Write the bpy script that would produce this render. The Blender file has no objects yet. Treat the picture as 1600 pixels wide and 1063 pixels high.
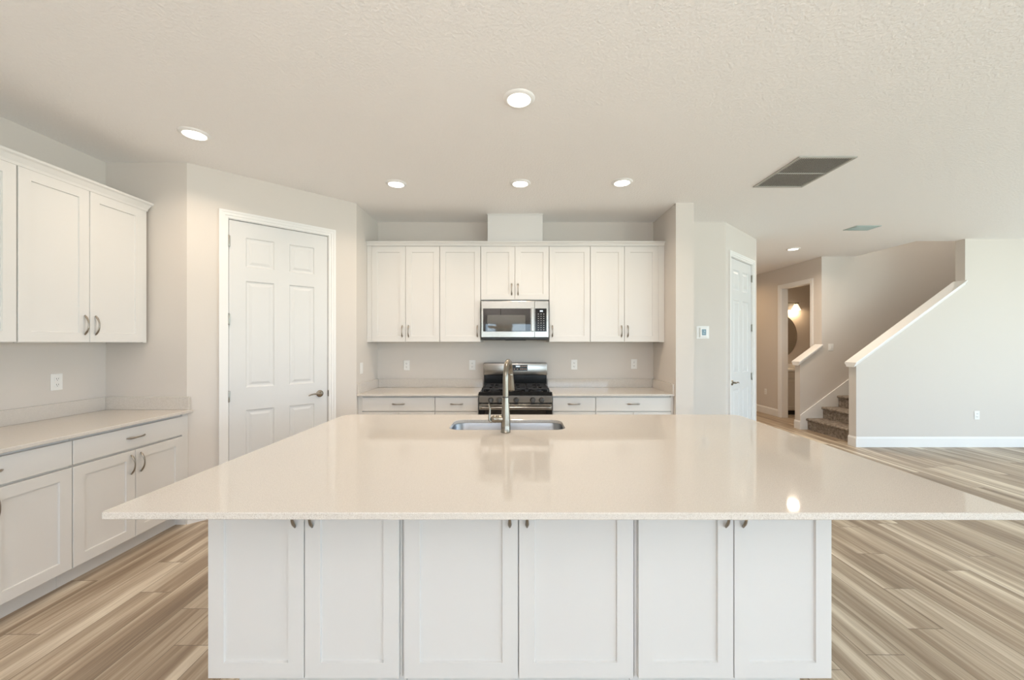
import bpy, bmesh, math, random
from mathutils import Vector, Matrix

random.seed(7)
PI = math.pi
S = bpy.context.scene
COL = S.collection

# ------------------------------------------------------------------ camera
cam_data = bpy.data.cameras.new('camera')
cam_data.sensor_width = 36.0
cam_data.lens = 622.0 * 36.0 / 1600.0
cam_data.shift_x = -4.0 / 1600.0
cam_data.shift_y = 4.0 / 1600.0
cam_data.clip_start = 0.05
cam = bpy.data.objects.new('camera', cam_data)
COL.objects.link(cam)
cam.location = (0, 0, 1.425)
cam.rotation_euler = (PI / 2, 0, 0)
S.camera = cam

# ------------------------------------------------------------------ exposure, world
S.view_settings.view_transform = 'Standard'
S.view_settings.look = 'None'
S.view_settings.gamma = 1.0
S.view_settings.use_curve_mapping = False
S.view_settings.exposure = 0.13
S.cycles.max_bounces = 12
S.cycles.diffuse_bounces = 7
S.cycles.glossy_bounces = 5
S.cycles.use_denoising = True
S.cycles.sample_clamp_indirect = 6.0
S.cycles.caustics_reflective = False
S.cycles.caustics_refractive = False

SKY = (0.65, 0.84, 1.03)
LAWN = (0.835, 0.98, 0.965)
SKY_K, LAWN_K = 6.7, 6.2
world = bpy.data.worlds.new('daylight')
S.world = world
world.use_nodes = True
wn, wl = world.node_tree.nodes, world.node_tree.links
wn.clear()
w_out = wn.new('ShaderNodeOutputWorld')
w_bg = wn.new('ShaderNodeBackground')
w_tc = wn.new('ShaderNodeTexCoord')
w_sep = wn.new('ShaderNodeSeparateXYZ')
w_map = wn.new('ShaderNodeMapRange')
w_ramp = wn.new('ShaderNodeValToRGB')
w_map.inputs['From Min'].default_value = -0.05
w_map.inputs['From Max'].default_value = 0.05
w_ramp.color_ramp.elements[0].color = (LAWN[0] * LAWN_K, LAWN[1] * LAWN_K, LAWN[2] * LAWN_K, 1)
w_ramp.color_ramp.elements[1].color = (SKY[0] * SKY_K, SKY[1] * SKY_K, SKY[2] * SKY_K, 1)
wl.new(w_tc.outputs['Generated'], w_sep.inputs[0])
wl.new(w_sep.outputs['Z'], w_map.inputs['Value'])
wl.new(w_map.outputs[0], w_ramp.inputs[0])
wl.new(w_ramp.outputs[0], w_bg.inputs['Color'])
w_bg.inputs['Strength'].default_value = 1.0
wl.new(w_bg.outputs[0], w_out.inputs['Surface'])

CEIL = 2.84
REAR = -3.2
# openings in the rear wall (behind the camera): x0, x1, z0, z1
OPENINGS = [(-1.3, -0.5, 0.6, 2.03), (-0.13, 3.0, 0.6, 2.03), (3.9, 8.1, 0.0, 2.42)]
SIDE_OPENING = (-2.4, 3.6, 0.0, 2.5)        # opening added in the right wall to light the left side: y0, y1, z0, z1
for (ox0, ox1, oz0, oz1) in OPENINGS:
    ld = bpy.data.lights.new('daylight_portal', 'AREA')
    ld.shape = 'RECTANGLE'
    ld.size = ox1 - ox0
    ld.size_y = oz1 - oz0
    ld.cycles.is_portal = True
    lo = bpy.data.objects.new('daylight_portal', ld)
    COL.objects.link(lo)
    lo.location = ((ox0 + ox1) / 2, REAR - 0.11, (oz0 + oz1) / 2)
    lo.rotation_euler = (PI / 2, 0, 0)       # -Z of the lamp -> +Y, into the room

sy0, sy1, sz0, sz1 = SIDE_OPENING
ld = bpy.data.lights.new('daylight_portal', 'AREA')
ld.shape = 'RECTANGLE'; ld.size = sz1 - sz0; ld.size_y = sy1 - sy0
ld.cycles.is_portal = True
lo = bpy.data.objects.new('daylight_portal', ld)
COL.objects.link(lo)
lo.location = (9.0 + .11, (sy0 + sy1) / 2, (sz0 + sz1) / 2)
lo.rotation_euler = (0, PI / 2, 0)            # -Z of the lamp -> -X

UP_W = 24.0
UP_COL = (1.0, 0.98, 0.98)
HALL_W = 18.0
VANITY_W = 4.0
LAMP_W = 5.9
LAMP_COL = (1.0, 0.81, 0.63)

# ------------------------------------------------------------------ materials
def mat(name, color=(.8, .8, .8), rough=.5, metal=0.0, spec=.5, coat=0.0, emis=None, es=0.0):
    m = bpy.data.materials.new(name)
    m.use_nodes = True
    b = m.node_tree.nodes['Principled BSDF']
    b.inputs['Base Color'].default_value = (*color, 1)
    b.inputs['Roughness'].default_value = rough
    b.inputs['Metallic'].default_value = metal
    b.inputs['Specular IOR Level'].default_value = spec
    b.inputs['Coat Weight'].default_value = coat
    if emis:
        b.inputs['Emission Color'].default_value = (*emis, 1)
        b.inputs['Emission Strength'].default_value = es
    return m

def nodes(m):
    return m.node_tree.nodes, m.node_tree.links, m.node_tree.nodes['Principled BSDF']

def add_bump(m, scale, strength, dist=0.002, detail=3.0, stretch=None, rough=.5):
    n, l, b = nodes(m)
    tc = n.new('ShaderNodeTexCoord')
    src = tc.outputs['Object']
    if stretch:
        mp = n.new('ShaderNodeMapping')
        mp.inputs['Scale'].default_value = stretch
        l.new(src, mp.inputs[0])
        src = mp.outputs[0]
    t = n.new('ShaderNodeTexNoise')
    t.inputs['Scale'].default_value = scale
    t.inputs['Detail'].default_value = detail
    t.inputs['Roughness'].default_value = rough
    l.new(src, t.inputs['Vector'])
    bp = n.new('ShaderNodeBump')
    bp.inputs['Strength'].default_value = strength
    bp.inputs['Distance'].default_value = dist
    l.new(t.outputs['Fac'], bp.inputs['Height'])
    l.new(bp.outputs[0], b.inputs['Normal'])
    return t

M = {}
M['wall'] = mat('wall_paint', (.665, .62, .575), .62, spec=.3)
add_bump(M['wall'], 120, .10, .002)
M['ceiling'] = mat('ceiling_paint', (.90, .885, .88), .8, spec=.2)
# knock-down ceiling texture
n, l, b = nodes(M['ceiling'])
tc = n.new('ShaderNodeTexCoord')
t1 = n.new('ShaderNodeTexNoise'); t1.inputs['Scale'].default_value = 62; t1.inputs['Detail'].default_value = 4
rp = n.new('ShaderNodeValToRGB'); rp.color_ramp.elements[0].position = .42; rp.color_ramp.elements[1].position = .6
bp = n.new('ShaderNodeBump'); bp.inputs['Strength'].default_value = .42; bp.inputs['Distance'].default_value = .0025
l.new(tc.outputs['Object'], t1.inputs['Vector']); l.new(t1.outputs['Fac'], rp.inputs[0])
l.new(rp.outputs[0], bp.inputs['Height']); l.new(bp.outputs[0], b.inputs['Normal'])

M['cabinet'] = mat('cabinet_white_paint', (.715, .70, .68), .38, spec=.45)
M['carcass'] = mat('cabinet_carcass_paint', (.72, .70, .67), .45, spec=.4)
M['trim'] = mat('trim_white_paint', (.82, .81, .795), .4, spec=.45)
M['door'] = mat('door_white_paint', (.69, .69, .685), .42, spec=.45)
M['plastic'] = mat('white_plastic', (.84, .83, .81), .35)
M['dark_slot'] = mat('dark_slot', (.05, .05, .05), .6)
M['nickel'] = mat('satin_nickel', (.265, .24, .20), .25, metal=1)
M['pull'] = mat('brushed_nickel_pull', (.33, .295, .25), .3, metal=1)
M['hinge'] = mat('hinge_nickel', (.42, .40, .36), .35, metal=1)
M['bronze'] = mat('door_lever_metal', (.28, .245, .20), .25, metal=1)
M['black_enamel'] = mat('black_enamel', (.010, .010, .010), .13, spec=.22)
M['black_glass'] = mat('black_glass', (.008, .006, .005), .02, spec=.6)
M['iron'] = mat('cast_iron', (.022, .022, .024), .5, spec=.4)
M['dark_grey'] = mat('dark_grey_metal', (.05, .05, .05), .4, metal=.6)
M['screen'] = mat('oven_screen', (.060, .058, .050), .03, spec=.9)
M['lens'] = mat('lamp_lens', (.9, .9, .88), .4, emis=(1.0, .93, .80), es=7.0)
M['shade'] = mat('frosted_glass_shade', (.9, .88, .82), .4, emis=(1.0, .80, .54), es=1.5)
M['digit'] = mat('display_digits', (.1, .1, .1), .4, emis=(.75, .85, .95), es=1.4)
M['digit_amber'] = mat('display_icons', (.1, .1, .1), .4, emis=(1.0, .55, .30), es=.5)
M['lcd'] = mat('thermostat_screen', (.16, .25, .30), .25)
M['lcd_icon'] = mat('thermostat_screen_icon', (.38, .52, .58), .25)
M['mirror'] = mat('mirror_glass', (.72, .72, .72), .02, metal=1)
M['vent'] = mat('vent_paint', (.42, .41, .38), .5)
M['vent_supply'] = mat('supply_vent_paint', (.42, .50, .49), .5)
M['grid_dark'] = mat('grille_cavity', (.055, .055, .05), .8)
M['vanity'] = mat('vanity_paint', (.62, .57, .50), .45)
M['porcelain'] = mat('porcelain', (.85, .84, .81), .15)
M['window_frame'] = mat('window_vinyl', (.82, .83, .83), .4)
m = bpy.data.materials.new('window_glass'); m.use_nodes = True
n, l = m.node_tree.nodes, m.node_tree.links
n.clear()
g_o = n.new('ShaderNodeOutputMaterial'); g_m = n.new('ShaderNodeMixShader')
g_t = n.new('ShaderNodeBsdfTransparent'); g_g = n.new('ShaderNodeBsdfGlossy')
g_g.inputs['Roughness'].default_value = .01; g_m.inputs[0].default_value = .05
l.new(g_t.outputs[0], g_m.inputs[1]); l.new(g_g.outputs[0], g_m.inputs[2]); l.new(g_m.outputs[0], g_o.inputs['Surface'])
M['pane'] = m

# stainless steel with vertical brushing
def steel(name, color, rough, stretch=(1, 1, 60)):
    m = mat(name, color, rough, metal=1)
    n, l, b = nodes(m)
    tc = n.new('ShaderNodeTexCoord'); mp = n.new('ShaderNodeMapping')
    mp.inputs['Scale'].default_value = stretch
    t = n.new('ShaderNodeTexNoise'); t.inputs['Scale'].default_value = 14; t.inputs['Detail'].default_value = 3
    mr = n.new('ShaderNodeMapRange')
    mr.inputs['To Min'].default_value = rough - .06; mr.inputs['To Max'].default_value = rough + .08
    l.new(tc.outputs['Object'], mp.inputs[0]); l.new(mp.outputs[0], t.inputs['Vector'])
    l.new(t.outputs['Fac'], mr.inputs['Value']); l.new(mr.outputs[0], b.inputs['Roughness'])
    return m
M['knob_steel'] = mat('knob_metal', (.15, .145, .14), .3, metal=1)
M['display_glass'] = mat('display_glass', (.008, .008, .008), .12, spec=.25)
M['steel'] = steel('brushed_stainless', (.335, .32, .295), .20)
M['sink'] = steel('sink_stainless', (.33, .34, .36), .30, (60, 1, 1))

# engineered stone worktop: near-white with fine speckles
m = mat('quartz', (.72, .68, .62), .05, spec=.5)
n, l, b = nodes(m)
tc = n.new('ShaderNodeTexCoord')
t1 = n.new('ShaderNodeTexNoise'); t1.inputs['Scale'].default_value = 420; t1.inputs['Detail'].default_value = 2
t2 = n.new('ShaderNodeTexNoise'); t2.inputs['Scale'].default_value = 90; t2.inputs['Detail'].default_value = 4
r1 = n.new('ShaderNodeValToRGB')
r1.color_ramp.elements[0].position = .30; r1.color_ramp.elements[0].color = (.50, .445, .39, 1)
r1.color_ramp.elements[1].position = .46; r1.color_ramp.elements[1].color = (.665, .615, .56, 1)
e = r1.color_ramp.elements.new(.62); e.color = (.705, .66, .605, 1)
e = r1.color_ramp.elements.new(.72); e.color = (.78, .755, .715, 1)
mx = n.new('ShaderNodeMixRGB'); mx.blend_type = 'MULTIPLY'; mx.inputs[0].default_value = .12
l.new(tc.outputs['Object'], t1.inputs['Vector']); l.new(tc.outputs['Object'], t2.inputs['Vector'])
l.new(t1.outputs['Fac'], r1.inputs[0]); l.new(r1.outputs[0], mx.inputs[1]); l.new(t2.outputs['Fac'], mx.inputs[2])
l.new(mx.outputs[0], b.inputs['Base Color'])
M['quartz'] = m

# wood-look plank floor, planks along Y
def floor_material():
    m = mat('plank_floor', (.5, .43, .35), .42, spec=.4)
    n, l, b = nodes(m)
    PW, PL = .178, 1.22
    def math_(op, a, c=None):
        k = n.new('ShaderNodeMath'); k.operation = op
        for i, v in enumerate((a, c)):
            if v is None: continue
            if isinstance(v, (int, float)): k.inputs[i].default_value = v
            else: l.new(v, k.inputs[i])
        return k.outputs[0]
    tc = n.new('ShaderNodeTexCoord'); sp = n.new('ShaderNodeSeparateXYZ')
    l.new(tc.outputs['Object'], sp.inputs[0])
    u = math_('DIVIDE', sp.outputs['X'], PW)
    col = math_('FLOOR', u)
    fu = math_('FRACT', u)
    wn1 = n.new('ShaderNodeTexWhiteNoise'); wn1.noise_dimensions = '1D'; l.new(col, wn1.inputs['W'])
    v = math_('ADD', math_('DIVIDE', sp.outputs['Y'], PL), math_('MULTIPLY', wn1.outputs['Value'], 1.0))
    row = math_('FLOOR', v); fv = math_('FRACT', v)
    cb = n.new('ShaderNodeCombineXYZ'); l.new(col, cb.inputs[0]); l.new(row, cb.inputs[1])
    wn2 = n.new('ShaderNodeTexWhiteNoise'); wn2.noise_dimensions = '3D'; l.new(cb.outputs[0], wn2.inputs['Vector'])
    # broad light/dark bands running along each plank
    ofs = n.new('ShaderNodeVectorMath'); ofs.operation = 'SCALE'; ofs.inputs['Scale'].default_value = 37.0
    l.new(wn2.outputs['Color'], ofs.inputs[0])
    ad = n.new('ShaderNodeVectorMath'); ad.operation = 'ADD'
    l.new(tc.outputs['Object'], ad.inputs[0]); l.new(ofs.outputs[0], ad.inputs[1])
    mp = n.new('ShaderNodeMapping'); mp.inputs['Scale'].default_value = (11.0, .5, 1)
    l.new(ad.outputs[0], mp.inputs[0])
    tb = n.new('ShaderNodeTexNoise'); tb.inputs['Scale'].default_value = 1.0; tb.inputs['Detail'].default_value = 2; tb.inputs['Distortion'].default_value = .5
    l.new(mp.outputs[0], tb.inputs['Vector'])
    mp2 = n.new('ShaderNodeMapping'); mp2.inputs['Scale'].default_value = (75, 2.6, 1)
    l.new(ad.outputs[0], mp2.inputs[0])
    tg = n.new('ShaderNodeTexNoise'); tg.inputs['Scale'].default_value = 1.0; tg.inputs['Detail'].default_value = 5; tg.inputs['Distortion'].default_value = .8
    l.new(mp2.outputs[0], tg.inputs['Vector'])
    s = math_('ADD', math_('MULTIPLY', tb.outputs['Fac'], 1.0), math_('MULTIPLY', math_('SUBTRACT', wn2.outputs['Value'], .5), .16))
    s = math_('ADD', s, math_('MULTIPLY', math_('SUBTRACT', tg.outputs['Fac'], .5), .42))
    rp = n.new('ShaderNodeValToRGB')
    el = rp.color_ramp.elements
    el[0].position = .22; el[0].color = (.215, .155, .105, 1)
    el[1].position = .82; el[1].color = (.80, .72, .585, 1)
    e = el.new(.40); e.color = (.33, .252, .178, 1)
    e = el.new(.54); e.color = (.455, .37, .275, 1)
    e = el.new(.68); e.color = (.63, .545, .43, 1)
    l.new(s, rp.inputs[0])
    # seams
    eu = math_('MULTIPLY', math_('MINIMUM', fu, math_('SUBTRACT', 1.0, fu)), PW)
    ev = math_('MULTIPLY', math_('MINIMUM', fv, math_('SUBTRACT', 1.0, fv)), PL)
    seam = math_('LESS_THAN', math_('MINIMUM', eu, ev), .0020)
    mx = n.new('ShaderNodeMixRGB'); mx.inputs[2].default_value = (.14, .105, .075, 1)
    l.new(math_('MULTIPLY', seam, .75), mx.inputs[0]); l.new(rp.outputs[0], mx.inputs[1])
    l.new(mx.outputs[0], b.inputs['Base Color'])
    bp = n.new('ShaderNodeBump'); bp.inputs['Strength'].default_value = .15; bp.inputs['Distance'].default_value = .001
    l.new(tg.outputs['Fac'], bp.inputs['Height']); l.new(bp.outputs[0], b.inputs['Normal'])
    return m
M['floor'] = floor_material()

m = mat('stair_carpet', (.27, .22, .175), .95, spec=.1)
n, l, b = nodes(m)
tc = n.new('ShaderNodeTexCoord')
t1 = n.new('ShaderNodeTexNoise'); t1.inputs['Scale'].default_value = 24; t1.inputs['Detail'].default_value = 8; t1.inputs['Roughness'].default_value = .75
r1 = n.new('ShaderNodeValToRGB')
r1.color_ramp.elements[0].position = .35; r1.color_ramp.elements[0].color = (.13, .10, .078, 1)
r1.color_ramp.elements[1].position = .68; r1.color_ramp.elements[1].color = (.42, .36, .30, 1)
bp = n.new('ShaderNodeBump'); bp.inputs['Strength'].default_value = .8; bp.inputs['Distance'].default_value = .01
l.new(tc.outputs['Object'], t1.inputs['Vector']); l.new(t1.outputs['Fac'], r1.inputs[0])
l.new(r1.outputs[0], b.inputs['Base Color']); l.new(t1.outputs['Fac'], bp.inputs['Height']); l.new(bp.outputs[0], b.inputs['Normal'])
M['carpet'] = m

# ------------------------------------------------------------------ mesh helpers
def mesh_of(bm, name, smooth=False):
    bmesh.ops.recalc_face_normals(bm, faces=bm.faces)
    me = bpy.data.meshes.new(name)
    bm.to_mesh(me)
    bm.free()
    if smooth:
        for p in me.polygons:
            p.use_smooth = True
        try:
            me.set_sharp_from_angle(angle=math.radians(smooth if smooth > 1 else 40))
        except Exception:
            pass
    return me

def put(name, me, material, parent=None, loc=(0, 0, 0), rot=(0, 0, 0), smooth=False):
    if isinstance(me, bmesh.types.BMesh):
        me = mesh_of(me, name, smooth)
    if material is not None and not me.materials:
        me.materials.append(material)
    o = bpy.data.objects.new(name, me)
    COL.objects.link(o)
    o.location = loc
    o.rotation_euler = rot
    if parent:
        o.parent = parent
    return o

def thing(name, label, cat, loc=(0, 0, 0), rotz=0.0, group=None):
    o = bpy.data.objects.new(name, None)
    o.empty_display_size = .1
    COL.objects.link(o)
    o.location = loc
    o.rotation_euler = (0, 0, rotz)
    o['label'] = label
    o['category'] = cat
    if group:
        o['group'] = group
    return o

def tag(o, label, cat, group=None):
    o['label'] = label
    o['category'] = cat
    if group:
        o['group'] = group
    return o

def struct(o, label=None, cat=None):
    o['kind'] = 'structure'
    if label: o['label'] = label
    if cat: o['category'] = cat
    return o

def copy_tree(o, parent=None):
    c = o.copy()
    COL.objects.link(c)
    if parent:
        c.parent = parent
    for ch in list(o.children):
        copy_tree(ch, c)
    return c

def box(bm, x0, x1, y0, y1, z0, z1, bev=0.0, seg=1):
    vs = [bm.verts.new(p) for p in ((x0, y0, z0), (x1, y0, z0), (x1, y1, z0), (x0, y1, z0),
                                    (x0, y0, z1), (x1, y0, z1), (x1, y1, z1), (x0, y1, z1))]
    fs = [bm.faces.new([vs[i] for i in q]) for q in
          ((0, 3, 2, 1), (4, 5, 6, 7), (0, 1, 5, 4), (1, 2, 6, 5), (2, 3, 7, 6), (3, 0, 4, 7))]
    if bev > 0:
        es = list({e for f in fs for e in f.edges})
        bmesh.ops.bevel(bm, geom=es, offset=bev, segments=seg, affect='EDGES', profile=.5)
    return bm

def newbox(*a, **k):
    return box(bmesh.new(), *a, **k)

def prism(bm, poly, axis, a0, a1):
    """extrude a 2D polygon along an axis: axis 'y' -> poly in (x,z); 'z' -> (x,y); 'x' -> (y,z)"""
    def p3(p, a):
        return {'y': (p[0], a, p[1]), 'z': (p[0], p[1], a), 'x': (a, p[0], p[1])}[axis]
    v0 = [bm.verts.new(p3(p, a0)) for p in poly]
    v1 = [bm.verts.new(p3(p, a1)) for p in poly]
    bm.faces.new(v0); bm.faces.new(list(reversed(v1)))
    k = len(poly)
    for i in range(k):
        j = (i + 1) % k
        bm.faces.new((v0[i], v1[i], v1[j], v0[j]))
    return bm

def lathe(bm, prof, mtx=Matrix(), seg=24, cap=True):
    """prof: list of (r, h) about local Z, transformed by mtx"""
    rings = []
    for r, h in prof:
        if r < 1e-6:
            rings.append([bm.verts.new(mtx @ Vector((0, 0, h)))])
        else:
            rings.append([bm.verts.new(mtx @ Vector((r * math.cos(2 * PI * i / seg), r * math.sin(2 * PI * i / seg), h))) for i in range(seg)])
    for a, c in zip(rings, rings[1:]):
        for i in range(seg):
            j = (i + 1) % seg
            if len(a) == 1 and len(c) == 1: continue
            if len(a) == 1: bm.faces.new((a[0], c[i], c[j]))
            elif len(c) == 1: bm.faces.new((a[i], c[0], a[j]))
            else: bm.faces.new((a[i], c[i], c[j], a[j]))
    if cap:
        if len(rings[0]) > 1: bm.faces.new(rings[0])
        if len(rings[-1]) > 1: bm.faces.new(list(reversed(rings[-1])))
    return bm

def sweep(bm, pts, radii, seg=12, up=Vector((1, 0, 0)), cap=True):
    """tube along pts; radii = list of r or (ra, rb): ra along 'side', rb along the other"""
    pts = [Vector(p) for p in pts]
    rings = []
    for i, p in enumerate(pts):
        t = (pts[min(i + 1, len(pts) - 1)] - pts[max(i - 1, 0)]).normalized()
        side = (up - t * up.dot(t))
        if side.length < 1e-5: side = t.orthogonal()
        side.normalize()
        nn = t.cross(side).normalized()
        r = radii[i] if isinstance(radii, (list, tuple)) else radii
        ra, rb = (r, r) if isinstance(r, (int, float)) else r
        rings.append([bm.verts.new(p + side * ra * math.cos(2 * PI * k / seg) + nn * rb * math.sin(2 * PI * k / seg)) for k in range(seg)])
    for a, c in zip(rings, rings[1:]):
        for i in range(seg):
            j = (i + 1) % seg
            bm.faces.new((a[i], a[j], c[j], c[i]))
    if cap:
        bm.faces.new(list(reversed(rings[0]))); bm.faces.new(rings[-1])
    return bm

AX_NY = Matrix.Rotation(PI / 2, 4, 'X')          # local Z -> -Y
AX_DOWN = Matrix.Rotation(PI, 4, 'X')            # local Z -> -Z

def shaker(w, h, t=.020, rail=.062, rec=.009, cham=.0025):
    """framed front with a recessed flat panel; front at y=0 facing -y, lower left corner at origin"""
    bm = bmesh.new()
    def ring(x0, x1, z0, z1, y):
        return [bm.verts.new(p) for p in ((x0, y, z0), (x1, y, z0), (x1, y, z1), (x0, y, z1))]
    c = .0016
    back = ring(0, w, 0, h, t)
    r0 = ring(0, w, 0, h, c)
    r1 = ring(c, w - c, c, h - c, 0)
    r2 = ring(rail, w - rail, rail, h - rail, 0)
    r3 = ring(rail + cham, w - rail - cham, rail + cham, h - rail - cham, rec)
    seq = [back, r0, r1, r2, r3]
    for a, b_ in zip(seq, seq[1:]):
        for i in range(4):
            j = (i + 1) % 4
            bm.faces.new((a[i], a[j], b_[j], b_[i]))
    bm.faces.new(r3); bm.faces.new(list(reversed(back)))
    return bm

def slab(w, h, t=.020):
    return newbox(0, w, 0, t, 0, h, bev=.0018)

def panel_door(w, h, cols, rows, t=.035):
    """moulded six-panel slab; front at y=0"""
    bm = bmesh.new()
    xs = [0] + [v for c in cols for v in c] + [w]
    zs = [0] + [v for r in rows for v in r] + [h]
    V = {}
    def vert(i, k):
        if (i, k) not in V: V[(i, k)] = bm.verts.new((xs[i], 0, zs[k]))
        return V[(i, k)]
    for i in range(len(xs) - 1):
        for k in range(len(zs) - 1):
            q = [vert(i, k), vert(i + 1, k), vert(i + 1, k + 1), vert(i, k + 1)]
            if i % 2 == 1 and k % 2 == 1:
                prev = q
                x0, x1, z0, z1 = xs[i], xs[i + 1], zs[k], zs[k + 1]
                for ins, dep in ((.006, .007), (.014, .009), (.024, .009), (.044, .003)):
                    cur = [bm.verts.new(p) for p in ((x0 + ins, dep, z0 + ins), (x1 - ins, dep, z0 + ins), (x1 - ins, dep, z1 - ins), (x0 + ins, dep, z1 - ins))]
                    for a in range(4):
                        c = (a + 1) % 4
                        bm.faces.new((prev[a], prev[c], cur[c], cur[a]))
                    prev = cur
                bm.faces.new(prev)
            else:
                bm.faces.new(q)
    nx, nz = len(xs) - 1, len(zs) - 1
    rim = [vert(i, 0) for i in range(nx)] + [vert(nx, k) for k in range(nz)] + [vert(i, nz) for i in range(nx, 0, -1)] + [vert(0, k) for k in range(nz, 0, -1)]
    bk = [bm.verts.new((v.co.x, t, v.co.z)) for v in rim]
    for i in range(len(rim)):
        j = (i + 1) % len(rim)
        bm.faces.new((rim[i], bk[i], bk[j], rim[j]))
    bm.faces.new(bk)
    return bm

def make_pull_mesh():
    bm = bmesh.new()
    N, L = 26, .130
    pts, rad = [], []
    for i in range(N + 1):
        s = -1 + 2 * i / N
        pts.append((0, -(.0025 + .027 * (1 - abs(s) ** 2.2)), s * L / 2))
        wv = .0044 + .0058 * abs(s) ** 2
        if abs(s) > .72: wv *= 1 - .75 * ((abs(s) - .72) / .28) ** 1.6
        rad.append((wv, .0036 + .0008 * abs(s)))
    sweep(bm, pts, rad, 10)
    return mesh_of(bm, 'cabinet_pull', 50)
PULL = make_pull_mesh()
PULL.materials.append(M['pull'])

def pull(parent, x, z, horizontal=False):
    o = put('handle', PULL, None, parent, (x, 0, z), (0, PI / 2 if horizontal else 0, 0))
    return o

GAP = .0018
def front_door(parent, x0, x1, z0, z1, side=None, hz=None, rail=.062):
    """a shaker door with its pull; side 'l'/'r' = stile that carries the pull"""
    w, h = x1 - x0 - 2 * GAP, z1 - z0
    d = put('door', shaker(w, h, rail=rail), M['cabinet'], parent, (x0 + GAP, 0, z0))
    if side:
        pull(d, rail * .52 if side == 'l' else w - rail * .52, hz - z0)
    return d

def front_drawer(parent, x0, x1, z0, z1, with_pull=True):
    w, h = x1 - x0 - 2 * GAP, z1 - z0
    d = put('drawer', slab(w, h), M['cabinet'], parent, (x0 + GAP, 0, z0))
    if with_pull:
        pull(d, w / 2, h / 2 + .004, True)
    return d

FT = .020       # thickness of cabinet fronts
def upper_unit(label, w, doors, z0, z1, loc, rotz, depth, filler=None, group=None, pulls=True):
    """wall cabinet, origin at the left lower front edge of the door plane; doors: list of (x0,x1,side)"""
    t = thing('wall_cabinet', label, 'cabinet', loc, rotz, group)
    h = z1 - z0
    b = newbox(0, w, FT + .002, depth, 0, h + .012, bev=.001)
    put('body', b, M['carcass'], t)
    for (x0, x1, side) in doors:
        front_door(t, x0, x1, .004, h - .004, side if pulls else None, .118)
    if filler:
        put('filler', newbox(filler[0], filler[1], .004, FT + .03, 0, h, bev=.001), M['cabinet'], t)
    return t

def base_unit(label, w, drawers, doors, loc, rotz, depth=.60, filler=None, group=None, toe=.095, top=.875, dz=(.722, .862), doorz=(.117, .710)):
    t = thing('base_cabinet', label, 'cabinet', loc, rotz, group)
    bm = newbox(0, w, FT + .002, depth, .105, top)
    put('body', bm, M['carcass'], t)
    put('toe_kick', newbox(min(0, filler[0]) if filler else 0, max(w, filler[1]) if filler else w, toe, depth, 0, .105), M['cabinet'], t)
    for (x0, x1) in drawers:
        front_drawer(t, x0, x1, dz[0], dz[1])
    for (x0, x1, side) in doors:
        front_door(t, x0, x1, doorz[0], doorz[1], side, doorz[1] - .092)
    if filler:
        put('filler', newbox(filler[0], filler[1], .006, FT + .03, .105, top), M['cabinet'], t)
    return t

# ------------------------------------------------------------------ room shell
def place_frame(p0, p1):
    dx, dy = p1[0] - p0[0], p1[1] - p0[1]
    return math.hypot(dx, dy), math.atan2(dy, dx)

def wall(name, p0, p1, th=.11, z0=0.0, z1=CEIL, openings=(), label=None, e0=0.0, e1=0.0, material=None):
    """p0 -> p1 is left to right as seen from the room; thickness goes behind"""
    L, a = place_frame(p0, p1)
    bm = bmesh.new()
    xs = sorted({-e0, L + e1} | {v for o in openings for v in o[:2]})
    for x0, x1 in zip(xs, xs[1:]):
        op = [o for o in openings if o[0] - 1e-6 <= x0 and x1 <= o[1] + 1e-6]
        if op:
            o = op[0]
            if o[2] > z0: box(bm, x0, x1, 0, th, z0, o[2])
            if o[3] < z1: box(bm, x0, x1, 0, th, o[3], z1)
        else:
            box(bm, x0, x1, 0, th, z0, z1)
    bmesh.ops.remove_doubles(bm, verts=bm.verts, dist=1e-5)
    seen = {}
    for f in list(bm.faces):                        # drop the internal faces between the blocks
        k = tuple(sorted(v.index for v in f.verts))
        seen.setdefault(k, []).append(f)
    bm.verts.index_update()
    dbl = {}
    for f in bm.faces:
        dbl.setdefault(tuple(sorted(v.index for v in f.verts)), []).append(f)
    kill = [f for fs in dbl.values() if len(fs) > 1 for f in fs]
    if kill: bmesh.ops.delete(bm, geom=kill, context='FACES_ONLY')
    o = put(name, bm, material or M['wall'], None, (p0[0], p0[1], 0), (0, 0, a))
    return struct(o, label)

def baseboard(name, p0, p1, h=.14, t=.015, label=None):
    L, a = place_frame(p0, p1)
    prof = [(0, 0), (-t, 0), (-t, h - .022), (-t * .55, h - .008), (-t * .4, h), (0, h)]   # (y, z)
    bm = prism(bmesh.new(), prof, 'x', 0, L)
    o = put(name, bm, M['trim'], None, (p0[0], p0[1], 0), (0, 0, a))
    return struct(o, label)

XL, YS = -3.212, 3.127                    # left wall, short return wall
PA, PB = (-2.574, 3.127), (-1.608, 4.05)  # angled pantry wall
XA0, XA1, YB = -1.608, 1.633, 4.68        # cooking alcove
YPF = 4.03                                # front of the right pier
XP = 1.814
CA, CB = (2.483, 4.68), (3.312, 5.45)     # angled closet wall
XH = 5.06                                 # hall wall with the powder room door
YN0, YN1 = 5.43, 5.55                     # near stair wall
YF0, YF1 = 6.54, 6.66                     # far stair wall
XR = 9.0
YE = 9.5

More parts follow.
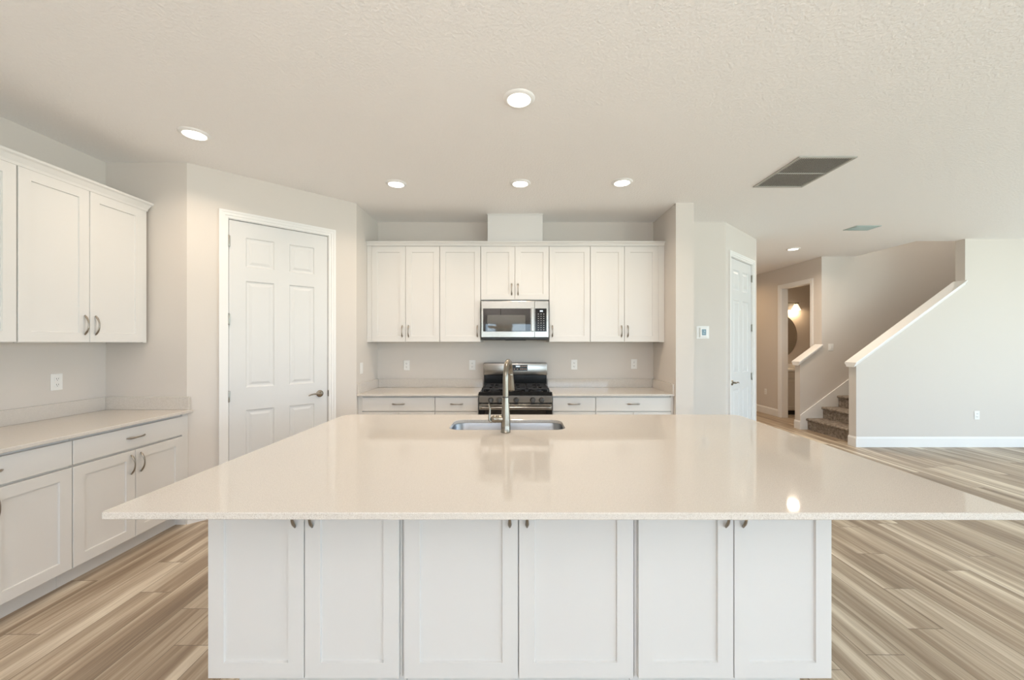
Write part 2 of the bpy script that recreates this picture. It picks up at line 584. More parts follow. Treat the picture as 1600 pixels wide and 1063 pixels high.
struct(put('floor', newbox(XL - .2, XR + .2, REAR - .2, YE + .2, -.12, 0), M['floor']), 'wood-look plank floor running through the whole open space')
bm = bmesh.new()
HX, HY0, HY1 = 5.60, YN1, YF0             # opening over the stairs
box(bm, XL - .2, HX, REAR - .2, YE + .2, CEIL, CEIL + .2)
box(bm, HX, XR + .2, REAR - .2, HY0, CEIL, CEIL + .2)
box(bm, HX, XR + .2, YF1, YE + .2, CEIL, CEIL + .2)
bmesh.ops.remove_doubles(bm, verts=bm.verts, dist=1e-5)
struct(put('ceiling', bm, M['ceiling']), 'knock-down textured ceiling over kitchen and living area')

wall('wall_left', (XL, REAR), (XL, YS), e1=.11)
wall('wall_return', (XL, YS), PA)
pd0, pd1 = .272, 1.056                     # pantry door slab along its wall
wall('wall_pantry', PA, PB, openings=[(pd0 - .02, pd1 + .02, 0, 2.475)])
wall('wall_alcove_left', PB, (XA0, YB))
wall('wall_alcove_back', (XA0, YB), (XA1, YB), e0=.11)
struct(put('wall_pier', newbox(XA1, XP, YPF, YB + .11, 0, CEIL), M['wall']), 'narrow wall pier at the right end of the cooking alcove')
wall('wall_thermostat', (XP, YB), CA)
cd0, cd1 = .150, .930
wall('wall_closet', CA, CB, openings=[(cd0 - .02, cd1 + .02, 0, 2.475)])
wall('wall_hall_left', CB, (CB[0], YE))
wall('wall_hall_end', (CB[0], YE), (XH, YE), e0=.11, e1=.2)
bd0, bd1 = YE - 7.56, YE - 6.80            # powder room doorway along the hall wall
wall('wall_hall_right', (XH, YE), (XH, YF1), th=.12, openings=[(bd0, bd1, 0, 2.46)])
YBW = 8.32
wall('wall_powder_room', (XH + .12, YBW), (7.2, YBW))
wall('wall_powder_room_side', (7.2, YBW + .11), (7.2, YF1))
wall('wall_right', (XR, YN0), (XR, REAR), openings=[(YN0 - SIDE_OPENING[1], YN0 - SIDE_OPENING[0], SIDE_OPENING[2], SIDE_OPENING[3])])
wall('wall_rear', (XR, REAR), (XL, REAR), e0=.11, e1=.11, openings=[(XR - o[1], XR - o[0], o[2], o[3]) for o in OPENINGS])

SL = .74                                   # slope of the stair
# near half wall: front at y=5.43
NX0, NX1 = 4.66, 6.146
nz0 = 1.135 + SL * (NX0 - 4.59) - .045
nz1 = nz0 + SL * (NX1 - NX0)
bm = prism(bmesh.new(), [(NX0, 0), (XR + .11, 0), (XR + .11, CEIL), (NX1, CEIL), (NX1, nz1), (NX0, nz0)], 'y', YN0, YN1)
struct(put('wall_stair_near', bm, M['wall']), 'living room wall with sloping stair half wall at its left end')
# far half wall
FX0, FX1 = 4.69, 5.045
fz0 = 1.10
fz1 = fz0 + SL * (FX1 - FX0)
bm = prism(bmesh.new(), [(FX0, 0), (XR + .11, 0), (XR + .11, 5.2), (HX, 5.2), (HX, CEIL), (FX1, CEIL), (FX1, fz1), (FX0, fz0)], 'y', YF0, YF1)
struct(put('wall_stair_far', bm, M['wall']), 'far wall of the staircase with a short sloping half wall')
bm = bmesh.new()                            # upper stairwell, closed at the top
box(bm, HX - .12, XR + .2, HY0 - .12, HY0, CEIL + .2, 5.2)
box(bm, HX - .12, HX, HY0, HY1, CEIL + .2, 5.2)
box(bm, XR, XR + .2, HY0, HY1, 0, 5.2)
box(bm, HX - .12, XR + .2, HY0 - .12, HY1 + .12, 5.2, 5.3)
struct(put('wall_stairwell', bm, M['wall']), 'upper walls and top of the enclosed stairwell')

def sloped_cap(name, x0, x1, z0, y0, y1, label):
    """moulded cap on a sloping half wall: profile across Y, sheared along the slope"""
    e = .032
    prof = [(y0, -.050), (y0 - .006, -.048), (y0 - .009, -.034), (y0 - .022, -.014), (y0 - e, -.008), (y0 - e, .012), (y0 - e + .003, .015),
            (y1 + e - .003, .015), (y1 + e, .012), (y1 + e, -.008), (y1 + .022, -.014), (y1 + .009, -.034), (y1 + .006, -.048), (y1, -.050)]
    bm = bmesh.new()
    def ring(x, z): return [bm.verts.new((x, p[0], z + p[1] + .02)) for p in prof]
    ends = []
    a = ring(x0 - e, z0 - SL * e); b_ = ring(x1, z0 + SL * (x1 - x0))
    k = len(prof)
    for i in range(k):
        j = (i + 1) % k
        bm.faces.new((a[i], b_[i], b_[j], a[j]))
    bm.faces.new(a); bm.faces.new(list(reversed(b_)))
    return struct(put(name, bm, M['trim']), label)
sloped_cap('trim_1', NX0, NX1, nz0, YN0, YN1, 'white moulded cap on the near stair half wall')
sloped_cap('trim_2', FX0, FX1, fz0, YF0, YF1, 'white moulded cap on the far stair half wall')
# skirt board along the stair on the far wall
bm = prism(bmesh.new(), [(FX0, 0), (FX0 + .2, 0), (8.6, .2 + SL * 3.6), (8.6, .26 + SL * 3.9), (FX0 + .02, .25), (FX0, .235)], 'y', YF0 - .018, YF0)
struct(put('trim_3', bm, M['trim']), 'white skirt board sloping up beside the stairs')

baseboard('baseboard_living', (NX0, YN0), (XR, YN0))
baseboard('baseboard_stair_near', (NX0, YN1), (NX0, YN0 - .015))
baseboard('baseboard_stair_far', (FX0, YF1), (FX0, YF0 - .018))
baseboard('baseboard_hall', (XH, YE), (XH, 7.62))
baseboard('baseboard_return', (-2.66, YS), PA)
ux = ((PB[0] - PA[0]) / 1.336, (PB[1] - PA[1]) / 1.336)
baseboard('baseboard_pantry', PA, (PA[0] + ux[0] * .205, PA[1] + ux[1] * .205))
baseboard('baseboard_pantry_right', (PA[0] + ux[0] * 1.124, PA[1] + ux[1] * 1.124), PB)
baseboard('baseboard_pier', (XA1, YPF), (XP, YPF))
baseboard('baseboard_thermostat', (XP, YB), CA)
baseboard('baseboard_right', (XR, YN0), (XR, SIDE_OPENING[1]))
baseboard('baseboard_hall_left', CB, (CB[0], YE))
baseboard('baseboard_powder_room', (XH + .12, YBW), (7.2, YBW))

# windows behind the camera, plus the added side opening, daylight comes in through them
for i, (x0, x1, z0, z1) in enumerate(OPENINGS + [SIDE_OPENING]):
    t = bpy.data.objects.new('window_%d' % (i + 1), None)
    COL.objects.link(t)
    t.location = (x0, REAR, 0) if i < len(OPENINGS) else (XR, x0, 0)
    if i == len(OPENINGS): t.rotation_euler = (0, 0, PI / 2)
    struct(t)
    w = x1 - x0
    bm = bmesh.new()
    f = .06
    box(bm, 0, f, -.09, -.03, z0, z1); box(bm, w - f, w, -.09, -.03, z0, z1)
    box(bm, f, w - f, -.09, -.03, z0, z0 + f); box(bm, f, w - f, -.09, -.03, z1 - f, z1)
    k = 2 if w < 3 else 3
    for q in range(1, k):
        box(bm, w * q / k - .04, w * q / k + .04, -.09, -.03, z0 + f, z1 - f)
    put('window_frame', bm, M['window_frame'], t)
    put('window_pane', newbox(f, w - f, -.064, -.058, z0 + f, z1 - f), M['pane'], t)

# ------------------------------------------------------------------ doors
def lever_set(parent, x, z, direction):
    """rosette and lever on the face y=0; direction -1: lever to the left"""
    bm = bmesh.new()
    mt = Matrix.Translation((x, 0, z)) @ AX_NY
    lathe(bm, [(.032, 0), (.033, .004), (.030, .010), (.020, .014), (.012, .016), (.011, .045), (.0, .048)], mt, 28)
    put('rosette', bm, M['bronze'], parent, smooth=30)
    d = direction
    pts = [(x, -.043, z), (x + d * .012, -.048, z + .001), (x + d * .035, -.050, z + .004), (x + d * .065, -.050, z + .004),
           (x + d * .092, -.048, z - .001), (x + d * .112, -.046, z - .009)]
    bm = sweep(bmesh.new(), pts, [(.009, .009), (.010, .009), (.008, .007), (.0065, .006), (.006, .0055), (.004, .004)], 12, up=Vector((0, 0, 1)))
    put('lever', bm, M['bronze'], parent, smooth=40)

def hinged_door(name, p0, p1, s0, s1, hinge_side, handle, label):
    L, a = place_frame(p0, p1)
    t = bpy.data.objects.new(name, None)
    COL.objects.link(t)
    t.location = (p0[0], p0[1], 0)
    t.rotation_euler = (0, 0, a)
    struct(t, label)
    w = s1 - s0
    k = w / .784
    cols = [(.119 * k, .332 * k), (.452 * k, .665 * k)]
    rows = [(.20, .835), (1.03, 1.94), (2.06, 2.31)]
    d = put('door_slab', panel_door(w, 2.440, cols, rows), M['door'], t, (s0, .008, .012))
    jm = bmesh.new()
    for x0, x1 in ((s0 - .019, s0 - .003), (s1 + .003, s1 + .019)):
        box(jm, x0, x1, .0, .11, 0, 2.457)
    box(jm, s0 - .019, s1 + .019, .0, .11, 2.457, 2.474)
    box(jm, s0 - .004, s0 + .012, .05, .075, 0, 2.457); box(jm, s1 - .012, s1 + .004, .05, .075, 0, 2.457)
    box(jm, s0, s1, .05, .075, 2.44, 2.457)
    put('jamb', jm, M['trim'], t)
    c = .062
    i0, i1 = s0 - .008, s1 + .008
    cm = bmesh.new()
    # moulded casing in three steps
    for (o, q, th) in ((0.0, .020, .012), (.020, .044, .018), (.044, c, .022)):
        box(cm, i0 - q, i0 - o, -th, 0, 0, 2.462 + q)
        box(cm, i1 + o, i1 + q, -th, 0, 0, 2.462 + q)
        box(cm, i0 - o, i1 + o, -th, 0, 2.462 + o, 2.462 + q)
    put('casing', cm, M['trim'], t)
    hx = s0 - .002 if hinge_side == 'l' else s1 + .002
    for z in (.33, .975, 1.62, 2.275):
        hb = bmesh.new()
        lathe(hb, [(.0, 0), (.005, .002), (.0065, .006), (.0065, .094), (.005, .098), (0, .1)], Matrix.Translation((hx, -.004, z - .05)), 12)
        box(hb, hx - .011, hx + .011, .003, .0078, z - .045, z + .045)
        put('hinge', hb, M['hinge'], t, smooth=35)
    hx2 = (w - .070) if hinge_side == 'l' else .070
    hd = bpy.data.objects.new('door_handle', None)
    lever_set_parent = d
    lever_set(d, hx2, .925, handle)
    # strike plate seen on the jamb edge
    sx = s1 + .003 if hinge_side == 'l' else s0 - .003
    put('strike_plate', newbox(sx - .003, sx + .006, -.006, .0, .905, .965, bev=.002), M['bronze'], t)
    return t
hinged_door('door_1', PA, PB, pd0, pd1, 'l', -1, 'white six-panel pantry door in the angled wall beside the cooking alcove')
hinged_door('door_2', CA, CB, cd0, cd1, 'r', 1, 'white six-panel closet door in the angled wall right of the thermostat')
# dark closets behind the doors: closed by their own walls
wall('wall_pantry_inside', (-3.3, 5.2), (-1.72, 5.2))
# powder room doorway trim
bm = bmesh.new()
Lh = YE
def hp(y): return YE - y
t = bpy.data.objects.new('door_3', None); COL.objects.link(t)
t.location = (XH, YE, 0); t.rotation_euler = (0, 0, -PI / 2)
struct(t, 'cased powder room doorway in the hall, door out of sight')
jm = bmesh.new()
box(jm, bd0, bd0 + .018, 0, .12, 0, 2.46); box(jm, bd1 - .018, bd1, 0, .12, 0, 2.46)
box(jm, bd0 + .018, bd1 - .018, 0, .12, 2.442, 2.46)
put('jamb', jm, M['trim'], t)
cm = bmesh.new()
for (o, q, th) in ((0.0, .020, .012), (.020, .044, .018), (.044, .062, .022)):
    box(cm, bd0 - q, bd0 - o, -th, 0, 0, 2.455 + q); box(cm, bd1 + o, bd1 + q, -th, 0, 0, 2.455 + q)
    box(cm, bd0 - o, bd1 + o, -th, 0, 2.455 + o, 2.455 + q)
put('casing', cm, M['trim'], t)

# ------------------------------------------------------------------ back run, wall cabinets
YU = 4.33                       # door plane of the wall cabinets
DU = YB - YU
UZ0, UZ1 = 1.43, 2.475
def upper(x0, x1, split, label, z0=UZ0, filler=None, single=None):
    w = x1 - x0
    if split: doors = [(0, w / 2, 'r'), (w / 2, w, 'l')]
    else: doors = [(0, w, single)]
    return upper_unit(label, w, doors, z0, UZ1, (x0, YU, z0), 0, DU, filler, 'white wall cabinets on the back wall')
upper(-1.556, -.816, True, 'white two-door wall cabinet at the left end of the back wall', filler=(-.0505, 0))
upper(-.814, -.370, False, 'white single-door wall cabinet just left of the microwave, pull at lower right', single='r')
upper(-.368, .375, True, 'short white two-door wall cabinet directly above the microwave', z0=1.886)
upper(.377, .822, False, 'white single-door wall cabinet just right of the microwave, pull at lower left', single='l')
upper(.824, 1.568, True, 'white two-door wall cabinet at the right end of the back wall', filler=(.744, .8075))

def crown(path, z0, z1, label):
    """moulding swept along an open polyline of wall side points, projecting to the right of travel direction"""
    h = z1 - z0
    prof = [(0, 0), (.006, 0), (.008, h * .25), (.022, h * .68), (.032, h * .80), (.034, h), (0, h)]
    bm = bmesh.new()
    rings = []
    n_ = len(path)
    for i, p in enumerate(path):
        p = Vector(p)
        dirs = []
        if i > 0: dirs.append((p - Vector(path[i - 1])).normalized())
        if i < n_ - 1: dirs.append((Vector(path[i + 1]) - p).normalized())
        nrm = [Vector((d.y, -d.x)) for d in dirs]
        off = nrm[0] if len(nrm) == 1 else (nrm[0] + nrm[1]) / (1 + nrm[0].dot(nrm[1]))
        rings.append([bm.verts.new((p.x + off.x * o, p.y + off.y * o, z0 + z)) for o, z in prof])
    k = len(prof)
    for a, b_ in zip(rings, rings[1:]):
        for i in range(k):
            j = (i + 1) % k
            bm.faces.new((a[i], b_[i], b_[j], a[j]))
    bm.faces.new(rings[0]); bm.faces.new(list(reversed(rings[-1])))
    o = put('crown_molding', bm, M['cabinet'])
    return tag(o, label, 'molding')
crown([(XA0 + .002, YU + .004), (XA1 - .002, YU + .004)], 2.476, 2.522, 'long white crown molding along the top of the back wall cabinets')

# boxed duct cover above the microwave cabinet
t = thing('duct_cover', 'white boxed duct cover rising from the cabinet tops to the ceiling', 'duct cover', (-.296, YU + .04, 2.49))
put('cover_panel', newbox(0, .604, 0, YB - YU - .04, .0, CEIL - 2.49 - .014, bev=.001), M['cabinet'], t)
put('cap_strip', newbox(-.006, .610, -.008, YB - YU - .04, CEIL - 2.49 - .014, CEIL - 2.49 - .001, bev=.001), M['cabinet'], t)

# ------------------------------------------------------------------ back run, base cabinets
YD = 4.08
DB = YB - YD - .002
def base_back(x0, x1, split, label, single='r', filler=None):
    w = x1 - x0
    doors = [(0, w / 2, 'r'), (w / 2, w, 'l')] if split else [(0, w, single)]
    return base_unit(label, w, [(0, w)], doors, (x0, YD, 0), 0, DB, filler, 'white base cabinets on the back wall')
base_back(-1.562, -.816, True, 'white base cabinet at the left end of the back wall, one wide drawer', filler=(-.044, 0))
base_back(-.814, -.372, False, 'narrow white base cabinet just left of the range, one drawer', 'r')
base_back(.389, .831, False, 'narrow white base cabinet just right of the range, one drawer', 'l')
base_back(.833, 1.604, True, 'white base cabinet at the right end of the back wall, one wide drawer', filler=(.771, .797))

CT0, CT1 = .878, .900          # worktop thickness
def splash(parent, x0, x1, y0, y1):
    put('backsplash', newbox(x0, x1, y0, y1, CT1, CT1 + .10, bev=.0015), M['quartz'], parent)
t = thing('countertop', 'beige stone countertop on the back wall left of the range', 'countertop', (XA0 + .001, 4.05, 0))
w = -.369 - XA0 - .002
put('slab', newbox(0, w, 0, YB - 4.05 - .001, CT0, CT1, bev=.003, seg=2), M['quartz'], t)
splash(t, .018, w, YB - 4.05 - .019, YB - 4.05 - .001)
splash(t, 0, .0175, .01, YB - 4.05 - .001)
t = thing('countertop', 'beige stone countertop on the back wall right of the range', 'countertop', (.386, 4.05, 0))
w = XA1 - .386 - .001
put('slab', newbox(0, w, 0, YB - 4.05 - .001, CT0, CT1, bev=.003, seg=2), M['quartz'], t)
splash(t, 0, w - .018, YB - 4.05 - .019, YB - 4.05 - .001)
splash(t, w - .0175, w, .01, YB - 4.05 - .001)

# ------------------------------------------------------------------ left run (fronts face +X; local x runs along +Y)
RL = PI / 2
XD = -2.558
def base_left(y0, y1, label, filler=None):
    w = y1 - y0
    return base_unit(label, w, [(0, w)], [(0, w / 2, 'r'), (w / 2, w, 'l')], (XD, y0, 0), RL, XD - XL - .002, filler,
                     'white base cabinets on the left wall', dz=(.716, .857), doorz=(.117, .702))
base_left(2.306, 3.070, 'white base cabinet on the left wall at the far end of the run', filler=(.764, .8195))
base_left(1.540, 2.304, 'white base cabinet on the left wall cut off by the left photo edge')
base_left(.774, 1.538, 'white base cabinet on the left wall beside the camera, out of view')
t = thing('countertop', 'long beige stone countertop along the left wall', 'countertop', (-2.524, .75, 0), RL)
w = YS - .75 - .001
dl = -2.524 - XL - .001
put('slab', newbox(0, w, 0, dl, CT0, CT1, bev=.003, seg=2), M['quartz'], t)
splash(t, 0, w - .018, dl - .018, dl)
splash(t, w - .0175, w, .02, dl)

XUF = -2.862
LZ0, LZ1 = 1.424, 2.45
def upper_left(y0, y1, label, filler=None):
    w = y1 - y0
    return upper_unit(label, w, [(0, w / 2, 'r'), (w / 2, w, 'l')], LZ0, LZ1, (XUF, y0, LZ0), RL, XUF - XL, filler, 'white wall cabinets on the left wall')
upper_left(2.294, 3.072, 'white two-door wall cabinet on the left wall nearest the corner', filler=(.778, .806))
upper_left(1.512, 2.290, 'white wall cabinet on the left wall cut off by the left photo edge')
upper_left(.732, 1.510, 'white wall cabinet on the left wall beside the camera, out of view')
o = crown([(XUF - .004, .732), (XUF - .004, 3.098), (XL + .002, 3.098)], 2.446, 2.514, 'white crown molding on the left wall cabinets')

# ------------------------------------------------------------------ island
YI = 1.55
def island_unit(label, x0, x1, split, depth, side_panels=()):
    t = thing('island_cabinet', label, 'cabinet', (x0, YI, 0), 0, 'island cabinets facing the camera')
    w = x1 - x0
    put('body', newbox(0, w, FT + .001, depth, .105, .877), M['carcass'], t)
    put('toe_kick', newbox(.07 if 'l' in side_panels else 0, w - (.07 if 'r' in side_panels else 0), .085, depth - .02, 0, .105), M['cabinet'], t)
    s0, s1, s2 = split
    front_door(t, s0, s1, .116, .862, 'r', .772, rail=.061)
    front_door(t, s1, s2, .116, .862, 'l', .772, rail=.061)
    return t
ID = 2.86 - YI
island_unit('left of the three white two-door island cabinets under the stone top', -1.200, -.4425, (.004, .3805, .7515), ID, 'l')
mid = island_unit('middle and widest of the three white island cabinets under the stone top', -.4405, .4705, (.008, .4555, .903), .74)
island_unit('right of the three white two-door island cabinets under the stone top', .4725, 1.2410, (.008, .382, .7645), ID, 'r')
put('back_panel', newbox(0, .911, ID - .02, ID, .105, .877), M['cabinet'], mid)

def rr(x0, x1, y0, y1, r, n_=6):
    pts = []
    for cx, cy, a0 in ((x1 - r, y0 + r, -PI / 2), (x1 - r, y1 - r, 0), (x0 + r, y1 - r, PI / 2), (x0 + r, y0 + r, PI)):
        for i in range(n_ + 1):
            a = a0 + (PI / 2) * i / n_
            pts.append((cx + r * math.cos(a), cy + r * math.sin(a)))
    return pts

SKX0, SKX1, SKY0, SKY1 = -.402, .312, 2.392, 2.715
def island_top():
    bm = bmesh.new()
    # outline with rounded corners (front ones tight, back ones wide)
    C_ = [(-1.283, 1.228, .018), (1.578, 1.224, .018), (1.626, 2.905, .085), (-1.236, 2.905, .085)]
    out = []
    for i, (x, y, r) in enumerate(C_):
        p = Vector((x, y)); a = (Vector(C_[i - 1][:2]) - p).normalized(); b_ = (Vector(C_[(i + 1) % 4][:2]) - p).normalized()
        st, en = p + a * r, p + b_ * r
        for k in range(9):
            s = k / 8
            q = st * (1 - s) ** 2 + p * 2 * s * (1 - s) + en * s ** 2
            out.append((q.x, q.y))
    hole = rr(SKX0, SKX1, SKY0, SKY1, .075, 8)
    cen = Vector((.17, 2.05))
    def loop(pts, z): return [bm.verts.new((p[0], p[1], z)) for p in pts]
    def inset(pts, d):
        res = []
        k = len(pts)
        for i in range(k):
            a, b_, c = Vector(pts[i - 1]), Vector(pts[i]), Vector(pts[(i + 1) % k])
            t = (c - a).normalized()
            nr = Vector((-t.y, t.x))
            res.append(tuple(b_ + nr * d))
        return res
    o_top = loop(inset(out, .003), CT1); o1 = loop(out, CT1 - .003); o2 = loop(out, CT0 + .002); o3 = loop(inset(out, .002), CT0)
    h_top = loop(inset(hole, -.002), CT1); h1 = loop(hole, CT1 - .002); h3 = loop(hole, CT0)
    def edges(vs): return [bm.edges.new((vs[i], vs[(i + 1) % len(vs)])) for i in range(len(vs))]
    et = edges(o_top) + edges(h_top)
    bmesh.ops.triangle_fill(bm, use_beauty=True, edges=et)
    eb = edges(o3) + edges(h3)
    bmesh.ops.triangle_fill(bm, use_beauty=True, edges=eb)
    for A, B in ((o_top, o1), (o1, o2), (o2, o3), (h_top, h1), (h1, h3)):
        k = len(A)
        for i in range(k):
            j = (i + 1) % k
            bm.faces.new((A[i], B[i], B[j], A[j]))
    return bm
o = put('island_countertop', island_top(), M['quartz'])
tag(o, 'large beige stone island top with a sink cut-out in the foreground', 'countertop')

# sink bowl under the cut-out
t = thing('kitchen_sink', 'stainless steel undermount sink set into the island top', 'sink', (0, 0, 0))
bm = bmesh.new()
def L3(ins, z, r): return [bm.verts.new((p[0], p[1], z)) for p in rr(SKX0 - .012 + ins, SKX1 + .012 - ins, SKY0 - .012 + ins, SKY1 + .012 - ins, r, 8)]
loops = [L3(-.014, CT0 - .001, .09), L3(0, CT0 - .001, .08), L3(.004, CT0 - .012, .078), L3(.010, .70, .072), L3(.022, .684, .062), L3(.045, .676, .045)]
for A, B in zip(loops, loops[1:]):
    k = len(A)
    for i in range(k):
        j = (i + 1) % k
        bm.faces.new((A[i], B[i], B[j], A[j]))
bm.faces.new(loops[-1])
bo = [L3(-.014, CT0 - .003, .09), L3(-.003, CT0 - .014, .08), L3(.007, .697, .072), L3(.042, .673, .045)]
for A, B in zip(bo, bo[1:]):
    k = len(A)
    for i in range(k):
        j = (i + 1) % k
        bm.faces.new((A[j], B[j], B[i], A[i]))
bm.faces.new(list(reversed(bo[-1])))
k = len(loops[0])
for i in range(k):
    j = (i + 1) % k
    bm.faces.new((loops[0][j], bo[0][j], bo[0][i], loops[0][i]))
put('bowl', bm, M['sink'], t, smooth=40)
bm = lathe(bmesh.new(), [(.0, .0), (.012, .001), (.030, .002), (.043, .004), (.045, .001)], Matrix.Translation((-.05, 2.58, .6765)), 28, cap=False)
put('drain', bm, M['steel'], t, smooth=40)

# faucet: stands on the camera side of the sink
FXc, FYc = -.052, 2.330
t = thing('kitchen_faucet', 'brushed nickel pull-down faucet standing on the island beside the sink', 'faucet', (FXc, FYc, CT1))
bm = lathe(bmesh.new(), [(.0285, 0), (.0295, .003), (.0275, .006), (.0272, .045), (.0262, .085), (.0235, .12), (.0205, .165), (.0183, .20), (.0180, .203)], Matrix(), 32)
put('base_body', bm, M['nickel'], t, smooth=40)
bm = lathe(bmesh.new(), [(.0186, .203), (.019, .205), (.0186, .208)], Matrix(), 32)
put('collar', bm, M['dark_grey'], t, smooth=40)
ang = math.atan2(.205, .030)
dx, dy = math.cos(ang), math.sin(ang)
pts, rad = [], []
for z in (.207, .24, .27, .30, .318):
    pts.append((0, 0, z)); rad.append(.0172 - .012 * (z - .207) * .18)
R = .092
for k in range(1, 19):
    a = PI - PI * k / 18 * .96
    pts.append((dx * (R + R * math.cos(a)), dy * (R + R * math.cos(a)), .318 + R * math.sin(a))); rad.append(.0160)
e = Vector(pts[-1])
put('spout', sweep(bmesh.new(), pts, rad, 20, up=Vector((-dy, dx, 0))), M['nickel'], t, smooth=50)
pv = Vector(pts[-2])
dn = (e - pv).normalized()
hp_pts = [e + dn * s for s in (.0, .004, .010, .04, .07, .098, .108, .112)]
put('spray_head', sweep(bmesh.new(), hp_pts, [.0165, .0182, .0178, .0190, .0210, .0225, .0222, .020], 24, up=Vector((-dy, dx, 0))), M['nickel'], t, smooth=40)
# side valve and lever on the left
AXL = Matrix.Rotation(-PI / 2, 4, 'Y')      # local Z -> -X
bm = lathe(bmesh.new(), [(.020, .0), (.0205, .022), (.0215, .034), (.0195, .038), (.0195, .041), (.0215, .044), (.0215, .056), (.019, .066), (.012, .073), (.0, .076)],
           Matrix.Translation((-.012, 0, .078)) @ AXL, 28)
put('valve', bm, M['nickel'], t, smooth=40)
pts = [(-.078, -.004, .070), (-.088, -.006, .062), (-.094, -.006, .072), (-.096, -.004, .092), (-.093, 0, .115), (-.092, .004, .138), (-.097, .006, .158), (-.101, .006, .166)]
bm = sweep(bmesh.new(), pts, [.006, .0075, .0075, .0065, .0058, .0055, .0052, .0035], 12, up=Vector((0, 1, 0)))
put('lever_handle', bm, M['nickel'], t, smooth=50)

# ------------------------------------------------------------------ range
RX0, RX1 = -.363, .381
RW = RX1 - RX0
YR = 4.035
t = thing('gas_range', 'stainless steel and black gas range in the alcove under the microwave', 'range', (RX0, YR, 0))
put('body', newbox(0, RW, .03, .615, .04, .905, bev=.002), M['black_enamel'], t)
put('control_panel', newbox(.002, RW - .002, -.002, .05, .812, .889, bev=.004, seg=2), M['steel'], t)
cz, tz = .889, .928
bm = bmesh.new()                                     # cooktop tray with raised black front edge
box(bm, 0, RW, -.012, .60, cz, .912, bev=.006, seg=2)
box(bm, 0, RW, -.012, .02, .905, tz - .004, bev=.006, seg=2)
put('cooktop', bm, M['black_enamel'], t)
# oven door
od = put('oven_door', newbox(.002, RW - .002, -.010, .03, .20, .806, bev=.004, seg=2), M['black_enamel'], t)
put('door_band', newbox(.004, RW - .004, -.013, -.008, .742, .803, bev=.001), M['steel'], od)
put('door_window', newbox(.06, RW - .06, -.0125, -.009, .30, .735, bev=.001), M['black_glass'], od)
pts = [(.012, -.012, .772), (.016, -.040, .772), (.03, -.056, .772), (.06, -.060, .772), (RW - .06, -.060, .772), (RW - .03, -.056, .772), (RW - .016, -.040, .772), (RW - .012, -.012, .772)]
put('oven_handle', sweep(bmesh.new(), pts, [(.012, .010)] * 8, 12, up=Vector((0, 0, 1))), M['steel'], od, smooth=45)
put('lower_drawer', newbox(.002, RW - .002, -.008, .03, .05, .195, bev=.004), M['steel'], t)
for kx in (766.7, 780, 806.5, 832.5, 846.4):
    X = (kx - 804) * (YR - .02) / 622 - RX0
    kb = lathe(bmesh.new(), [(.0265, 0), (.0275, .004), (.025, .008), (.0235, .010), (.0215, .034), (.019, .037), (0, .038)], Matrix.Translation((X, -.002, .842)) @ AX_NY, 28)
    kn = put('knob', kb, M['knob_steel'], t, smooth=35)
    put('grip', newbox(X - .005, X + .005, -.045, -.036, .842 - .020, .842 + .020, bev=.002), M['knob_steel'], kn)
# backguard
gy = .535
put('backguard', newbox(.012, RW - .012, gy, .640, .90, 1.056, bev=.008, seg=2), M['black_enamel'], t)
bm = bmesh.new()
box(bm, .006, RW - .006, gy - .012, .640, 1.052, 1.192, bev=.009, seg=3)
bgp = put('backguard_panel', bm, M['steel'], t, smooth=35)
d0 = (799 - 804) * 4.55 / 622 - RX0
dp = put('display', newbox(d0, d0 + .185, gy - .0145, gy - .011, 1.104, 1.170, bev=.001), M['display_glass'], t)
bm = bmesh.new()
for i in range(4):
    box(bm, d0 + .052 + i * .012, d0 + .061 + i * .012, gy - .0155, gy - .0144, 1.146, 1.160)
put('clock_digits', bm, M['digit'], dp)
for i in range(4):
    for j in range(2):
        put('touch_icon', newbox(d0 + .104 + i * .020, d0 + .112 + i * .020, gy - .0155, gy - .0144, 1.118 + j * .032, 1.125 + j * .032), M['digit_amber'], dp)
for i in range(2):
    put('touch_icon', newbox(d0 + .03 + i * .034, d0 + .04 + i * .034, gy - .0155, gy - .0144, 1.118, 1.124), M['digit_amber'], dp)
# burners and grates
for (bx, by, br) in ((.15, .15, .045), (.15, .40, .036), (RW / 2, .275, .05), (RW - .15, .15, .05), (RW - .15, .40, .036)):
    bb = lathe(bmesh.new(), [(br + .02, .911), (br + .018, .916), (br, .918), (br, .930), (br - .004, .934), (0, .935)], Matrix.Translation((bx, by, 0)), 28)
    put('burner', bb, M['iron'], t, smooth=35)
gw = (RW - .05) / 3
for g in range(3):
    x0 = .025 + g * gw + .003
    x1 = x0 + gw - .006
    bm = bmesh.new()
    b_ = .006
    zt0, zt1 = .944, .957
    y0, y1 = .035, .515
    for (ax0, ax1, ay0, ay1) in ((x0, x1, y0, y0 + 2 * b_), (x0, x1, y1 - 2 * b_, y1), (x0, x0 + 2 * b_, y0, y1), (x1 - 2 * b_, x1, y0, y1),
                                 (x0, x1, (y0 + y1) / 2 - b_, (y0 + y1) / 2 + b_), ((x0 + x1) / 2 - b_, (x0 + x1) / 2 + b_, y0, y1)):
        box(bm, ax0, ax1, ay0, ay1, zt0, zt1, bev=.002)
    for qx in (x0 + b_, x1 - b_):
        for qy in (y0 + b_, y1 - b_, (y0 + y1) / 2):
            box(bm, qx - b_, qx + b_, qy - b_, qy + b_, .911, zt0)
    for qy in (.15, .40):
        box(bm, x0, x0 + gw * .30, qy - b_ * .8, qy + b_ * .8, zt0, zt1)
        box(bm, x1 - gw * .30, x1, qy - b_ * .8, qy + b_ * .8, zt0, zt1)
    put('grate', bm, M['iron'], t)

